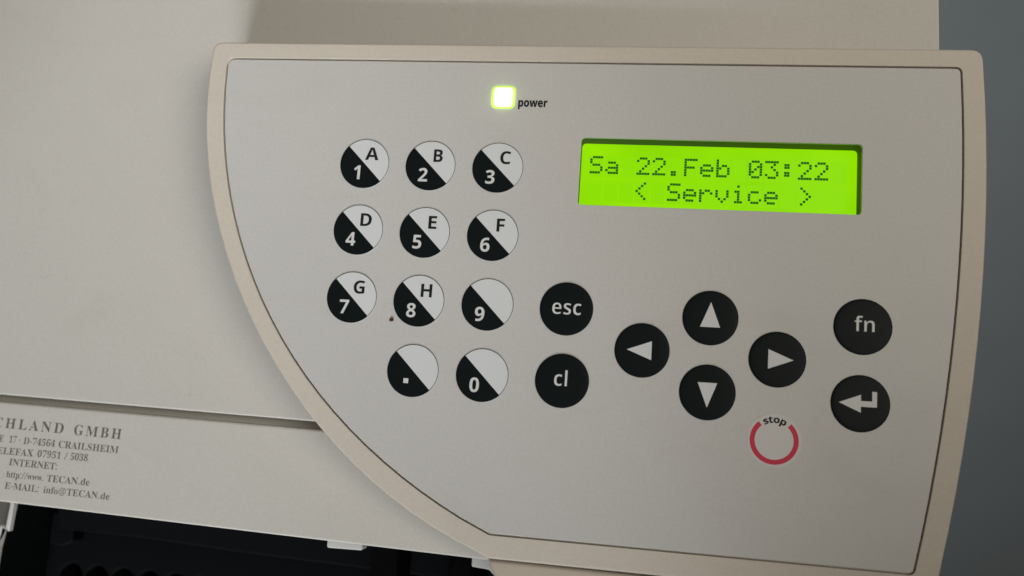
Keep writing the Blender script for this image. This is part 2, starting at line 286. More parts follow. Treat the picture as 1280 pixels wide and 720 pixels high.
# ---------------------------------------------------------------- lettering outlines
GLYPHS = json.loads('''{"bold":{"A":[463,[[0,0,169,482,293,482,463,0,354,0,319,114,144,114,109,0],[170,199,295,199,259,311,251,340,240,375,232,407,223,374,212,336,204,311]]],"B":[451,[[60,0,60,480,210,480,255,478,294,473,327,464,355,453,376,437,391,416,401,389,404,358,399,320,384,289,361,266,330,255,330,251,373,234,391,220,404,199,413,173,416,139,413,108,404,81,389,57,369,37,343,21,313,9,279,2,240,0],[162,289,221,289,258,293,282,304,295,321,300,345,294,368,279,384,253,393,216,396,162,396],[162,84,228,84,267,88,292,102,306,122,310,149,306,173,292,192,266,205,225,209,162,209]]],"C":[428,[[255,-7,219,-5,187,1,158,10,133,24,110,41,91,61,75,84,62,110,52,139,45,170,40,203,39,239,41,274,46,307,54,338,65,367,80,394,97,417,118,437,141,455,168,468,197,478,229,484,264,486,335,477,404,453,371,370,317,392,264,402,236,399,212,391,192,377,175,358,161,334,151,306,146,274,144,238,146,202,151,171,160,143,172,120,189,102,209,88,235,81,264,78,323,85,386,103,386,18,324,-1]]],"D":[497,[[60,0,60,480,211,480,247,478,281,473,313,464,342,453,368,438,391,419,411,398,427,374,441,346,450,315,456,282,458,244,454,187,441,138,419,96,389,61,351,35,306,15,255,4,196,0],[162,84,206,84,270,94,316,123,343,173,353,242,350,279,344,311,333,338,318,359,298,375,275,387,248,394,216,396,162,396]]],"E":[376,[[60,0,60,480,336,480,336,396,162,396,162,291,324,291,324,208,162,208,162,84,336,84,336,0]]],"F":[369,[[60,0,60,480,335,480,335,396,161,396,161,273,323,273,323,189,161,189,161,0]]],"G":[486,[[262,-7,211,-3,167,9,129,29,97,56,71,92,53,134,43,184,39,240,41,277,46,311,55,342,68,371,84,397,104,420,127,439,153,456,183,469,215,479,251,484,289,486,365,478,432,457,398,375,348,394,289,402,247,397,212,381,183,357,162,325,154,306,148,285,145,262,144,238,145,216,147,194,151,174,156,155,173,123,197,98,229,83,269,78,305,80,333,85,333,185,242,185,242,269,433,269,433,21,354,1]]],"H":[514,[[60,0,60,480,162,480,162,291,352,291,352,480,453,480,453,0,352,0,352,207,162,207,162,0]]],"0":[384,[[191,-7,151,-3,116,10,88,30,64,59,47,95,34,137,27,185,24,240,25,277,28,312,33,344,40,373,50,399,62,421,76,441,93,457,113,470,136,480,162,485,191,487,232,483,266,471,295,450,318,422,336,386,349,344,357,295,359,240,358,203,355,168,350,136,343,107,333,82,321,59,307,39,290,23,270,10,247,1,221,-5],[191,75,223,85,244,116,250,139,255,168,258,201,259,240,258,278,255,312,250,340,244,363,223,395,191,405,159,395,139,363,133,340,128,312,126,278,125,240,126,201,128,168,133,140,139,117,159,86]]],"1":[384,[[176,0,176,277,177,323,179,373,164,358,144,340,89,296,40,357,194,480,277,480,277,0]]],"2":[384,[[27,0,27,71,147,192,206,254,238,300,248,345,244,370,232,388,213,398,189,402,162,398,136,389,81,353,26,418,70,451,123,476,197,486,219,485,241,482,260,477,278,469,308,449,330,423,344,392,349,357,345,319,333,284,287,220,215,148,153,90,153,85,362,85,362,0]]],"3":[384,[[164,-7,126,-5,90,0,57,8,26,19,26,105,90,82,153,74,199,79,229,93,246,115,251,146,241,180,227,192,206,200,136,208,99,208,99,285,136,285,204,294,223,304,235,317,244,350,240,373,228,390,207,401,175,404,143,401,116,393,73,369,26,439,92,473,112,479,134,483,157,485,183,486,218,484,249,479,276,469,300,456,319,440,332,420,340,398,343,372,341,348,336,327,326,309,313,293,297,279,280,268,261,259,240,253,240,251,267,246,291,238,311,228,327,216,340,200,350,183,355,162,357,140,352,100,337,65,325,49,311,35,294,23,274,12,251,4,225,-2,196,-6]]],"4":[384,[[216,0,216,99,11,99,11,170,222,480,315,480,315,178,373,178,373,99,315,99,315,0],[101,178,216,178,216,259,217,297,219,338,220,363,218,363,205,337,189,311]]],"5":[384,[[162,-7,91,0,33,19,33,107,93,85,158,76,198,81,227,94,245,118,251,152,245,184,227,206,197,220,155,224,116,221,83,214,42,235,60,480,320,480,320,394,149,394,140,300,165,304,201,306,243,302,279,289,310,269,333,240,342,223,348,204,352,183,353,161,350,124,341,91,326,62,305,38,278,18,245,4,206,-4]]],"6":[384,[[199,-7,175,-5,152,-1,131,6,110,16,91,29,75,44,60,63,47,85,37,110,29,138,25,169,24,203,30,285,51,362,69,396,93,425,108,439,124,450,142,460,162,469,184,476,209,481,235,484,264,485,297,484,328,480,328,399,301,404,271,406,242,404,218,401,196,395,178,387,151,364,132,334,122,298,117,256,121,256,137,278,160,296,188,308,225,312,255,309,282,302,305,289,325,272,341,250,353,224,360,194,362,160,359,123,351,90,337,62,318,38,294,18,266,4,234,-4],[197,75,224,80,245,95,259,121,264,158,260,190,248,214,228,229,199,234,160,224,134,199,124,167,132,124,157,89,175,78]]],"7":[384,[[75,0,255,394,18,394,18,480,362,480,362,416,181,0]]],"8":[384,[[192,-7,154,-5,121,2,92,13,67,28,48,46,35,68,26,93,24,122,25,145,30,166,39,185,50,201,65,216,80,229,97,240,116,251,86,273,61,299,44,331,38,371,44,406,60,435,85,457,117,473,153,482,192,486,232,482,268,473,300,457,324,435,340,406,345,370,339,331,321,299,293,274,259,253,308,222,346,180,356,154,360,124,355,87,339,55,313,29,280,9,260,2,239,-3,216,-6],[192,296,232,321,245,339,250,363,246,383,233,399,215,408,191,412,169,408,150,399,138,383,134,363,138,340,151,322],[191,68,224,72,247,84,261,103,266,127,255,159,229,184,196,204,187,209,137,175,122,153,118,128,122,104,136,85,159,72]]],"9":[384,[[120,-7,87,-6,55,-2,55,79,83,75,113,73,141,74,166,77,187,83,205,92,233,114,251,144,262,181,267,222,263,222,225,183,197,171,156,167,127,169,101,176,78,189,58,206,42,228,31,254,24,284,21,318,24,355,32,388,46,416,65,441,89,460,117,474,149,482,185,485,209,483,231,479,253,472,273,462,292,450,309,434,324,415,336,393,347,368,354,340,359,309,360,275,354,193,333,117,315,83,290,53,276,40,260,28,241,18,221,9,199,2,175,-3,148,-6],[185,244,224,255,250,280,259,311,251,355,227,390,209,400,187,404,160,399,138,383,124,357,120,320,124,288,136,265,156,249]]],"p":[425,[[52,-161,52,367,134,367,148,319,152,319,192,357,221,369,257,373,286,370,312,361,336,346,357,325,373,299,385,266,393,228,395,184,392,140,385,102,373,69,355,42,334,21,310,5,283,-4,254,-7,218,-3,191,8,152,40,147,40,152,-13,152,-161],[226,75,255,82,276,103,284,119,289,138,292,160,293,185,289,233,276,266,254,287,224,293,191,287,170,269,157,239,152,195,152,185,153,160,156,138,161,119,168,103,190,82]]],"o":[416,[[207,-7,182,-5,159,-1,137,6,116,15,97,28,80,43,66,60,53,80,43,103,36,128,32,155,30,184,33,227,42,265,57,297,78,324,104,346,134,361,169,370,209,373,234,372,258,368,280,361,300,351,319,339,336,324,350,307,363,287,373,265,380,240,384,213,385,184,382,141,373,103,358,70,337,43,311,21,281,6,246,-4],[208,74,242,81,266,102,273,117,279,136,282,158,283,184,282,210,279,232,273,250,266,266,242,286,208,293,173,286,150,266,142,250,137,232,133,210,132,184,133,158,137,136,142,117,150,102,174,81]]],"w":[575,[[111,0,7,367,106,367,148,204,157,164,164,119,169,84,171,84,174,109,179,142,184,172,188,191,233,367,343,367,386,191,393,161,399,118,402,84,405,84,410,117,417,163,426,204,470,367,568,367,463,0,354,0,326,128,318,162,307,211,296,258,288,290,285,290,278,258,267,211,256,162,248,127,218,0]]],"e":[397,[[218,-7,192,-5,166,-2,143,5,121,14,101,25,83,40,68,56,54,76,44,98,36,123,32,150,30,181,32,212,36,240,42,265,52,288,64,308,78,325,94,340,113,352,133,361,155,368,178,372,203,373,239,371,271,363,300,349,324,330,343,306,357,278,365,245,368,207,368,158,132,158,139,121,157,92,185,74,223,68,287,75,347,97,347,19,290,0],[134,225,274,225,269,256,257,280,235,297,204,302,178,298,156,283,141,259]]],"r":[305,[[52,0,52,367,128,367,143,305,148,305,167,331,192,353,222,368,257,373,275,373,291,371,283,277,270,279,254,280,205,271,184,259,167,242,156,218,152,187,152,0]]],"s":[334,[[152,-7,86,-2,31,15,31,97,95,75,155,66,180,69,197,75,206,85,210,98,204,115,183,132,130,156,74,185,55,201,41,220,33,243,30,271,33,295,40,316,53,334,70,348,91,359,116,367,144,372,175,373,240,367,304,345,274,273,223,292,174,300,141,293,130,275,135,260,157,244,206,223,261,196,281,181,296,162,305,139,308,109,306,83,298,60,286,40,269,23,247,10,220,1,188,-5]]],"t":[291,[[178,-7,119,4,96,19,78,41,67,73,63,115,63,291,15,291,15,334,71,367,99,445,163,445,163,367,266,367,266,291,163,291,163,115,166,97,175,84,189,76,207,73,239,77,270,85,270,10,230,-2]]],"c":[345,[[201,-7,163,-4,129,5,100,19,75,39,55,65,41,97,33,136,30,181,32,213,36,242,43,268,53,291,66,311,80,328,97,342,117,353,138,362,160,368,184,372,210,373,276,366,324,349,295,271,251,287,210,293,176,286,152,265,137,230,132,182,134,156,137,134,144,116,153,101,177,81,210,75,266,83,313,106,313,21,265,0]]],"l":[205,[[52,0,52,510,152,510,152,0]]],"f":[260,[[69,0,69,291,13,291,13,340,69,367,69,394,72,435,84,466,103,488,129,503,161,511,198,514,252,509,290,498,265,425,240,431,209,435,191,431,178,422,169,390,169,367,255,367,255,291,169,291,169,0]]],"n":[441,[[52,0,52,367,129,367,142,320,148,320,168,344,196,361,227,370,261,373,289,371,314,365,336,355,355,342,371,323,382,300,389,272,391,239,391,0,291,0,291,214,287,249,277,274,258,289,232,293,193,286,169,262,162,245,157,224,154,200,152,173,152,0]]]},"sans":{"e":[379,[[210,-7,185,-5,162,-2,140,5,120,14,101,26,85,40,71,57,59,76,49,98,42,122,38,149,37,177,38,206,42,232,48,257,57,279,68,299,81,316,96,331,112,344,131,354,151,361,173,365,196,367,218,365,239,362,258,355,276,347,305,322,327,290,335,271,340,250,343,228,345,204,345,169,98,169,101,140,107,115,116,93,129,76,146,62,165,52,188,46,213,44,274,50,328,69,328,17,274,-1],[99,216,283,216,277,257,262,290,234,311,195,318,158,312,129,291,118,276,109,259,103,238]]],"s":[322,[[148,-7,83,-1,35,16,35,70,87,50,149,41,188,45,214,55,229,72,234,94,227,118,200,140,146,164,86,191,48,223,38,244,34,271,44,312,72,342,92,353,115,360,140,365,169,367,231,360,284,343,264,296,216,312,165,318,133,315,110,307,95,293,91,275,99,249,129,229,183,206,242,180,279,147,288,126,291,99,289,75,282,53,270,35,253,20,231,8,207,0,179,-5]]],"c":[322,[[201,-7,178,-5,156,-2,136,4,117,13,99,24,83,38,70,54,58,73,49,95,42,120,38,147,37,178,38,210,42,238,49,264,59,286,71,306,85,322,101,336,119,347,139,356,160,362,182,365,206,367,259,361,300,347,282,298,244,310,204,315,158,306,125,281,105,238,98,179,100,148,105,121,113,98,124,79,138,64,156,53,177,46,201,44,253,50,294,65,294,13,254,-2]]],"f":[231,[[73,0,73,314,10,314,10,342,73,362,73,383,75,415,81,443,91,465,104,483,121,497,141,506,164,512,190,514,229,510,260,502,244,455,220,462,191,465,165,460,147,446,136,420,132,383,132,360,223,360,223,314,132,314,132,0]]],"l":[173,[[57,0,57,510,116,510,116,0]]],"n":[415,[[57,0,57,360,105,360,113,311,117,311,138,336,165,353,197,363,230,367,261,365,287,359,309,349,328,335,342,317,352,295,359,267,361,234,361,0,302,0,302,230,297,268,282,295,257,312,222,317,194,315,171,309,153,298,139,283,129,265,122,242,118,216,116,187,116,0]]]},"serif":{"C":[468,[[257,-11,224,-9,193,-3,164,6,137,20,113,37,91,56,72,79,56,104,43,132,34,162,28,194,26,228,28,262,34,294,43,323,56,351,72,376,92,399,114,418,139,435,166,448,195,458,226,464,259,465,283,464,309,459,337,451,367,440,388,435,408,443,419,465,437,465,437,308,420,308,407,338,392,364,375,387,356,407,335,423,313,434,290,441,265,443,212,430,174,389,151,321,144,226,152,138,177,74,219,36,278,24,298,25,318,29,338,35,358,45,377,56,395,71,412,87,428,106,447,89,409,45,365,14,314,-5]]],"H":[523,[[15,0,15,17,45,22,62,32,72,50,75,81,75,379,71,406,62,424,44,434,16,439,16,455,242,455,242,439,204,432,187,415,182,379,182,251,342,251,342,379,337,415,320,432,282,439,282,455,507,455,507,439,478,434,461,424,452,407,449,379,449,81,452,52,461,33,478,22,507,17,507,0,282,0,282,17,311,21,329,31,339,49,342,81,342,221,182,221,182,81,185,50,194,32,212,22,242,17,242,0]]],"L":[426,[[15,0,15,17,45,22,62,32,72,50,75,81,75,379,71,407,62,425,44,434,16,439,16,455,250,455,250,439,208,434,196,427,188,416,182,379,182,83,185,47,200,31,234,28,257,28,278,31,297,34,315,40,345,56,370,80,381,95,391,112,400,132,409,154,427,154,402,0]]],"A":[437,[[-9,0,-9,18,9,21,24,30,49,75,206,466,224,465,384,87,411,34,425,22,443,18,443,0,229,0,229,18,270,25,283,46,273,81,253,132,103,132,79,71,76,59,75,48,87,26,124,18,128,18,128,0],[113,161,242,161,177,319]]],"N":[494,[[403,-11,107,350,107,79,110,49,119,31,136,21,167,17,167,0,18,0,18,17,54,23,71,41,76,79,76,388,36,433,18,439,18,455,156,455,391,169,391,377,386,414,369,431,331,439,331,455,480,455,480,439,450,434,433,425,425,407,422,377,422,-11]]],"D":[496,[[20,0,20,17,47,21,63,30,71,46,74,75,74,374,71,407,61,426,43,435,15,439,15,455,222,455,278,452,328,441,370,422,405,396,433,364,452,325,464,279,468,228,453,128,408,57,333,14,228,0],[222,24,253,27,279,37,302,53,319,75,333,104,343,139,349,181,351,229,343,318,319,382,279,420,223,433,202,431,190,423,182,385,182,72,190,34,202,27]]],"G":[508,[[268,-10,233,-8,200,-3,170,7,141,19,116,36,93,55,74,77,57,103,44,131,35,161,29,194,28,229,29,263,35,295,44,324,57,352,74,377,93,399,115,419,139,435,166,448,195,458,225,464,257,465,284,464,311,459,340,451,369,441,388,436,406,443,419,465,437,465,437,308,420,308,412,327,403,346,393,363,382,379,357,406,329,426,299,439,267,443,214,430,176,389,153,322,146,228,148,178,154,135,165,98,180,67,199,44,221,26,246,16,275,13,308,16,328,27,339,45,343,71,343,128,339,154,329,170,309,179,275,182,275,198,500,198,500,182,473,179,457,171,449,155,446,128,446,29,402,12,357,0,313,-8]]],"M":[634,[[14,0,14,17,43,22,61,32,72,50,75,79,75,382,71,416,53,432,15,439,15,455,185,455,317,142,449,455,617,455,617,439,590,433,573,423,563,405,560,378,560,85,565,43,582,23,617,17,617,0,396,0,396,17,433,25,450,44,455,83,455,399,288,0,270,0,105,389,105,80,109,48,120,30,139,20,169,17,169,0]]],"B":[443,[[16,0,16,17,45,22,62,32,72,51,75,82,75,369,69,412,51,433,15,439,15,455,220,455,297,449,352,429,385,396,396,351,389,313,369,283,335,261,287,247,344,231,385,206,410,173,418,132,415,102,407,76,392,54,371,35,345,19,314,9,278,2,238,0],[182,252,188,252,234,257,263,272,279,301,285,345,281,385,269,412,248,428,216,434,198,432,188,425,182,391],[222,24,259,30,283,49,291,63,296,81,300,103,301,128,299,154,295,176,287,194,277,208,263,218,245,225,223,230,197,231,182,231,182,65,190,33,202,26]]],"E":[442,[[14,0,14,17,44,20,62,30,72,48,75,78,75,369,72,405,62,425,44,435,16,439,16,455,399,455,399,320,383,320,378,349,369,373,356,392,340,406,320,417,295,424,266,429,232,430,200,428,186,417,183,388,183,246,193,246,232,252,259,269,269,282,277,300,283,321,288,345,304,345,304,118,287,118,273,181,259,201,241,213,185,222,183,222,183,67,185,47,192,35,230,28,254,28,276,30,295,34,313,39,345,53,371,75,393,105,411,143,430,143,402,0]]],"1":[375,[[65,0,65,36,120,36,135,38,146,45,154,79,154,416,108,365,87,351,67,346,52,349,40,359,31,375,28,396,74,412,132,447,179,482,254,482,254,79,261,47,271,38,288,36,343,36,343,0]]],"7":[375,[[111,0,289,406,113,406,86,398,74,372,70,338,30,338,33,480,353,480,353,447,168,0]]],"-":[216,[[27,154,27,206,189,206,189,154]]],"4":[375,[[121,0,121,36,140,36,179,44,191,58,195,84,195,125,9,125,9,166,199,480,293,480,293,169,363,169,363,125,293,125,293,84,297,58,309,44,348,36,357,36,357,0],[56,169,195,169,195,287,196,351,199,416,189,394,174,366,158,338,146,319]]],"5":[375,[[165,-7,141,-6,119,-4,100,0,84,5,58,18,40,35,30,54,27,75,31,95,42,109,59,118,81,121,88,83,111,52,130,43,154,40,195,50,212,63,226,83,234,111,237,148,231,192,213,223,184,241,146,247,103,243,71,235,40,247,62,480,316,480,319,357,281,357,275,380,267,399,244,406,105,406,94,281,126,288,168,291,205,289,238,282,267,271,293,256,313,235,328,211,337,181,340,148,336,108,324,75,306,48,282,27,226,1]]],"6":[375,[[197,-7,173,-5,150,-1,129,7,109,18,92,32,76,49,62,69,51,93,42,120,35,151,32,184,30,222,31,249,33,275,37,301,42,325,49,349,57,370,66,391,77,409,90,426,104,441,120,455,137,466,156,475,176,481,198,485,222,486,261,484,291,476,313,464,329,449,338,431,340,412,336,393,322,376,298,364,260,360,256,400,243,434,232,443,216,447,180,435,152,401,142,375,134,345,128,309,125,269,161,286,218,294,247,292,273,285,295,274,315,258,331,237,343,214,350,186,352,155,349,121,342,90,330,62,313,38,291,19,264,5,233,-4],[199,38,222,44,239,64,246,79,251,98,254,121,255,148,254,174,250,196,245,214,238,228,219,247,193,253,154,243,125,221,127,176,131,138,137,106,147,81,170,48]]],"R":[473,[[15,0,15,17,45,22,62,32,72,50,75,81,75,379,71,406,62,424,44,434,16,439,16,455,217,455,264,453,305,448,339,439,367,426,389,409,405,388,414,363,417,334,411,296,392,265,360,241,315,224,432,50,452,26,478,17,480,17,480,0,338,0,201,212,182,212,182,81,185,50,194,32,212,22,242,17,242,0],[182,234,203,234,228,235,249,240,266,248,280,258,290,272,298,290,302,311,304,336,299,378,284,407,259,425,224,431,202,429,190,422,182,385]]],"I":[261,[[13,0,13,17,42,23,61,32,72,49,75,75,75,387,72,412,63,427,45,435,13,439,13,455,244,455,244,439,214,435,196,427,186,412,183,387,183,77,187,44,206,26,246,17,246,0]]],"S":[390,[[43,-11,43,158,62,158,72,124,83,94,96,70,111,50,129,34,149,24,172,17,197,15,231,20,257,36,273,60,279,89,275,110,265,129,248,146,225,160,163,191,135,205,112,221,92,236,77,253,65,270,56,289,51,309,50,332,54,370,67,403,88,429,115,449,148,462,185,466,229,461,282,448,291,446,300,445,313,450,320,466,339,466,339,319,322,319,310,354,293,385,272,410,248,429,222,441,194,445,163,440,140,426,125,406,120,380,124,356,137,336,189,303,253,273,317,233,337,211,350,188,359,133,354,93,339,58,314,29,281,8,261,0,240,-6,217,-9,192,-10,158,-8,126,1,98,9,85,12,69,7,61,-11]]],"F":[404,[[15,0,15,17,45,23,62,34,72,53,75,84,75,375,71,405,61,423,43,433,14,439,14,455,394,455,394,320,377,320,369,357,355,385,336,406,310,420,294,425,275,428,254,430,230,431,200,429,186,421,182,398,182,247,190,247,229,253,256,270,266,284,274,301,280,322,284,347,302,347,302,118,285,118,280,146,274,168,266,187,257,200,229,218,189,224,182,224,182,81,188,43,196,31,210,24,257,17,257,0]]],"X":[471,[[11,0,11,17,33,21,53,30,72,45,90,66,193,208,78,386,47,425,33,435,16,439,14,439,14,455,244,455,244,439,229,439,200,433,190,415,201,388,265,289,322,373,339,414,328,432,293,439,293,455,458,455,458,439,455,439,427,435,403,423,357,373,281,265,413,57,436,28,461,17,464,17,464,0,238,0,238,17,243,17,278,23,290,41,275,79,210,183,138,81,124,45,137,24,174,17,174,0]]],"0":[375,[[188,-7,159,-5,133,1,110,11,91,24,74,41,60,61,48,84,39,111,32,140,27,171,24,205,23,241,24,277,27,311,32,342,39,371,48,397,60,420,74,439,91,456,110,469,133,479,159,484,189,486,217,484,242,479,264,469,283,456,300,439,314,419,326,397,336,370,343,341,348,310,352,277,353,240,352,204,348,171,343,139,336,110,326,84,314,61,300,41,283,24,263,11,241,1,216,-5],[188,37,219,50,237,91,242,120,246,155,248,195,248,240,248,286,246,326,242,360,237,390,219,429,189,443,157,429,139,390,134,360,130,326,128,286,127,240,128,195,130,155,134,120,139,91,157,50]]],"9":[375,[[152,-7,116,-4,88,4,67,17,53,33,42,69,50,94,75,107,87,80,103,56,126,41,156,36,194,48,223,84,242,145,251,230,212,198,186,188,155,185,128,187,103,194,80,205,60,220,44,240,33,264,26,292,24,324,25,347,28,369,34,390,42,409,64,441,95,466,113,475,133,481,154,485,177,486,201,485,223,480,244,473,264,463,282,449,298,433,311,413,323,390,333,363,340,332,344,298,345,261,334,157,328,133,321,111,311,91,301,72,288,54,274,39,258,25,241,14,222,5,200,-2,177,-5],[184,233,206,236,224,245,251,278,249,318,245,352,239,380,231,403,209,432,181,441,156,434,137,413,130,397,125,377,122,354,121,328,125,286,137,257,156,239]]],"/":[250,[[7,0,185,480,243,480,64,0]]],"3":[375,[[163,-7,139,-6,117,-4,98,0,81,5,53,18,34,35,23,54,19,74,23,96,36,113,54,123,76,126,82,89,99,62,125,46,158,40,199,49,216,61,230,79,238,105,241,139,234,174,214,202,199,213,181,221,161,225,137,227,95,227,95,269,140,269,178,275,204,296,220,327,225,367,221,400,211,424,193,440,169,445,148,441,133,430,116,391,111,341,75,345,47,356,30,374,24,401,34,434,62,461,83,472,108,480,138,485,173,486,207,484,237,479,263,470,286,458,304,442,317,423,325,401,328,377,326,355,320,335,311,317,298,301,283,287,265,275,246,264,225,256,279,238,305,222,326,201,340,174,345,138,341,101,329,70,312,44,288,25,230,1]]],"8":[375,[[183,-7,157,-6,132,-2,111,3,91,11,60,31,38,57,25,88,20,122,27,162,47,193,62,206,79,219,98,231,119,242,100,255,83,267,69,281,57,296,41,327,36,364,39,395,50,423,70,449,99,469,118,476,140,482,164,485,191,486,225,484,254,478,278,468,299,453,314,435,325,415,332,393,334,369,328,333,310,305,244,260,272,245,296,230,315,215,330,199,349,166,355,127,352,97,344,71,330,48,310,29,285,13,256,2,222,-5],[203,283,224,298,239,317,247,340,250,370,243,407,222,436,206,444,187,447,163,442,145,426,134,402,130,372,135,341,149,318],[187,32,218,37,241,55,257,82,262,116,256,146,239,170,225,181,208,192,188,204,164,216,126,178,115,152,111,120,116,84,132,56,156,38]]],"T":[423,[[92,0,92,17,123,21,142,31,152,50,156,81,156,433,149,433,124,431,102,426,82,416,65,403,51,387,41,367,33,344,29,318,11,318,11,455,410,455,410,317,394,317,381,368,357,404,319,426,269,433,263,433,263,81,267,49,276,30,296,21,328,17,328,0]]],":":[180,[[89,278,60,289,51,303,48,324,51,345,60,359,89,369,119,359,129,345,132,324,129,303,119,289],[89,-9,60,1,51,15,48,36,51,57,60,71,89,81,119,71,129,57,132,36,129,15,119,1]]],"h":[381,[[18,0,18,16,45,26,52,56,52,399,46,429,36,437,19,440,19,455,148,455,148,267,168,289,190,305,215,315,243,318,281,312,309,292,325,258,330,212,330,56,337,26,347,19,363,16,363,0,202,0,202,16,207,16,228,26,235,56,235,217,229,258,219,268,203,271,173,262,148,235,148,56,154,26,164,19,180,16,180,0]]],"t":[228,[[124,-9,89,-4,66,10,53,36,48,71,48,279,20,279,20,300,88,369,129,424,144,424,144,310,208,310,208,279,144,279,144,82,149,51,157,43,168,40,189,49,206,75,222,66,205,33,182,9,155,-5]]],"p":[371,[[17,-139,17,-124,40,-117,50,-101,52,-64,52,243,46,283,19,295,19,310,143,310,143,263,160,287,180,305,203,315,230,319,264,314,293,298,317,274,335,241,341,223,346,203,349,182,350,160,349,136,346,113,341,92,334,72,316,38,291,12,261,-5,227,-10,204,-7,183,1,164,14,148,32,148,-58,152,-99,167,-118,197,-123,197,-139],[195,28,222,36,239,59,245,77,249,99,252,125,253,154,252,183,250,208,246,230,241,248,225,270,199,278,171,267,148,235,148,69,167,38]]],"w":[435,[[122,-10,17,265,6,284,-11,293,-11,310,138,310,138,293,120,289,114,276,116,266,120,253,167,127,211,235,201,266,190,288,168,295,168,310,323,310,323,293,302,288,296,276,296,269,298,262,336,141,382,256,387,275,380,289,356,295,356,310,445,310,445,295,425,284,412,258,304,-10,289,-10,223,197,140,-10]]],".":[180,[[89,-9,60,1,51,15,48,36,51,57,60,71,89,81,119,71,129,57,132,36,129,15,119,1]]],"d":[370,[[140,-10,107,-5,78,10,53,35,35,66,28,85,23,104,20,125,19,147,21,172,24,196,29,217,36,237,55,272,81,297,112,313,146,318,168,316,189,309,207,297,223,280,223,401,220,419,212,430,176,439,176,455,319,455,319,75,325,41,335,32,353,28,353,11,325,9,294,6,260,-1,223,-10,223,39,207,18,188,2,166,-7],[171,28,187,31,202,41,215,56,223,76,223,242,217,257,206,270,174,281,147,273,130,250,125,232,121,210,118,184,118,153,118,124,120,98,124,76,130,58,146,36]]],"e":[301,[[154,-10,117,-5,85,10,58,35,37,69,29,88,24,109,21,132,19,157,21,180,24,201,30,222,38,240,59,273,87,298,120,313,157,318,185,316,209,309,230,297,249,280,264,259,274,234,281,206,283,173,283,166,117,166,123,112,138,73,164,50,199,42,219,45,237,53,254,67,270,86,285,73,258,36,228,11,193,-5],[116,192,201,192,201,215,193,277,181,292,161,297,141,291,127,274,119,244,116,203]]],"i":[198,[[101,362,81,366,65,376,54,393,50,412,54,432,65,449,81,460,101,463,120,460,137,449,147,432,151,412,147,393,136,376,120,366],[18,0,18,16,45,26,52,56,52,252,47,285,20,293,21,310,148,310,148,56,154,26,180,16,180,0]]],"n":[381,[[18,0,18,16,45,26,52,56,52,253,46,284,36,291,19,294,19,310,148,310,148,267,168,290,190,306,215,315,243,318,281,312,309,292,325,258,330,212,330,56,337,26,347,19,363,16,363,0,202,0,202,16,207,16,228,26,235,56,235,217,229,258,219,268,203,271,173,262,148,235,148,56,154,26,164,19,180,16,180,0]]],"f":[214,[[15,0,15,16,40,22,50,35,52,73,52,277,16,277,16,310,52,310,52,353,54,378,60,400,71,419,85,436,102,448,123,457,147,463,174,465,212,460,240,446,257,425,263,400,260,381,252,367,239,358,224,355,195,365,187,376,185,391,193,420,196,426,197,433,193,441,180,443,163,440,153,430,148,390,148,310,203,310,203,277,148,277,148,65,150,40,158,26,173,18,199,16,199,0]]],"o":[336,[[169,-10,147,-9,127,-5,108,2,90,11,60,37,38,70,29,89,24,110,20,131,19,154,20,177,24,199,29,219,38,239,60,272,90,297,108,306,127,313,147,317,168,318,209,313,245,298,275,273,298,240,306,221,312,200,316,178,317,154,316,130,312,108,306,88,298,69,275,36,245,11,210,-5],[169,11,193,18,209,39,217,81,220,154,219,194,217,227,213,253,208,271,192,292,169,299,144,292,128,271,123,253,120,227,118,194,117,154,120,82,128,39,144,18]]],"@":[604,[[291,-60,253,-58,217,-52,185,-43,155,-30,129,-14,105,6,85,29,69,55,56,84,46,116,41,150,39,188,40,219,44,248,50,277,58,304,69,330,82,354,97,376,115,397,134,415,156,431,179,446,204,458,232,467,261,474,291,478,324,480,358,478,390,472,420,463,448,451,474,435,497,416,517,393,534,368,547,340,557,309,563,276,565,240,558,179,536,126,500,88,476,77,449,73,421,78,400,91,386,110,378,132,375,132,360,109,339,90,313,77,280,73,256,75,235,82,217,92,201,107,189,126,180,147,175,171,173,198,174,220,178,240,183,259,191,276,212,307,240,330,275,344,316,349,374,344,418,333,412,197,411,180,411,173,414,144,423,126,437,118,453,115,472,119,488,132,510,178,518,240,516,270,512,298,504,323,493,346,479,367,463,384,444,400,423,412,401,422,377,429,351,434,324,435,287,433,253,427,222,417,194,404,170,386,148,366,130,343,115,317,103,288,94,257,89,225,87,190,91,143,100,102,117,67,140,38,169,14,204,-2,244,-12,291,-15,369,-6,435,13,435,-32,370,-52],[289,115,321,122,343,143,356,175,362,216,366,300,344,305,316,307,287,303,263,291,246,272,234,249,226,197,230,160,243,134,263,120]]],"u":[375,[[131,-10,91,-3,65,17,57,32,51,51,47,72,46,97,46,248,39,282,29,291,11,294,11,310,142,310,142,74,151,46,162,38,177,36,205,43,228,66,228,248,221,283,209,291,189,294,189,310,324,310,324,70,331,39,360,30,360,13,331,11,300,7,265,0,228,-10,228,40,209,19,186,3,160,-7]]]}}''')

def area_of(lp):
    return sum(p[0] * q[1] - q[0] * p[1] for p, q in zip(lp, lp[1:] + lp[:1])) / 2

def inside(p, lp):
    c = False
    for a, b in zip(lp, lp[1:] + lp[:1]):
        if (a[1] > p[1]) != (b[1] > p[1]) and p[0] < (b[0] - a[0]) * (p[1] - a[1]) / (b[1] - a[1]) + a[0]:
            c = not c
    return c

def glyph_loops(face, ch):
    adv, polys = GLYPHS[face][ch]
    return adv, [[(p[i], p[i + 1]) for i in range(0, len(p), 2)] for p in polys]

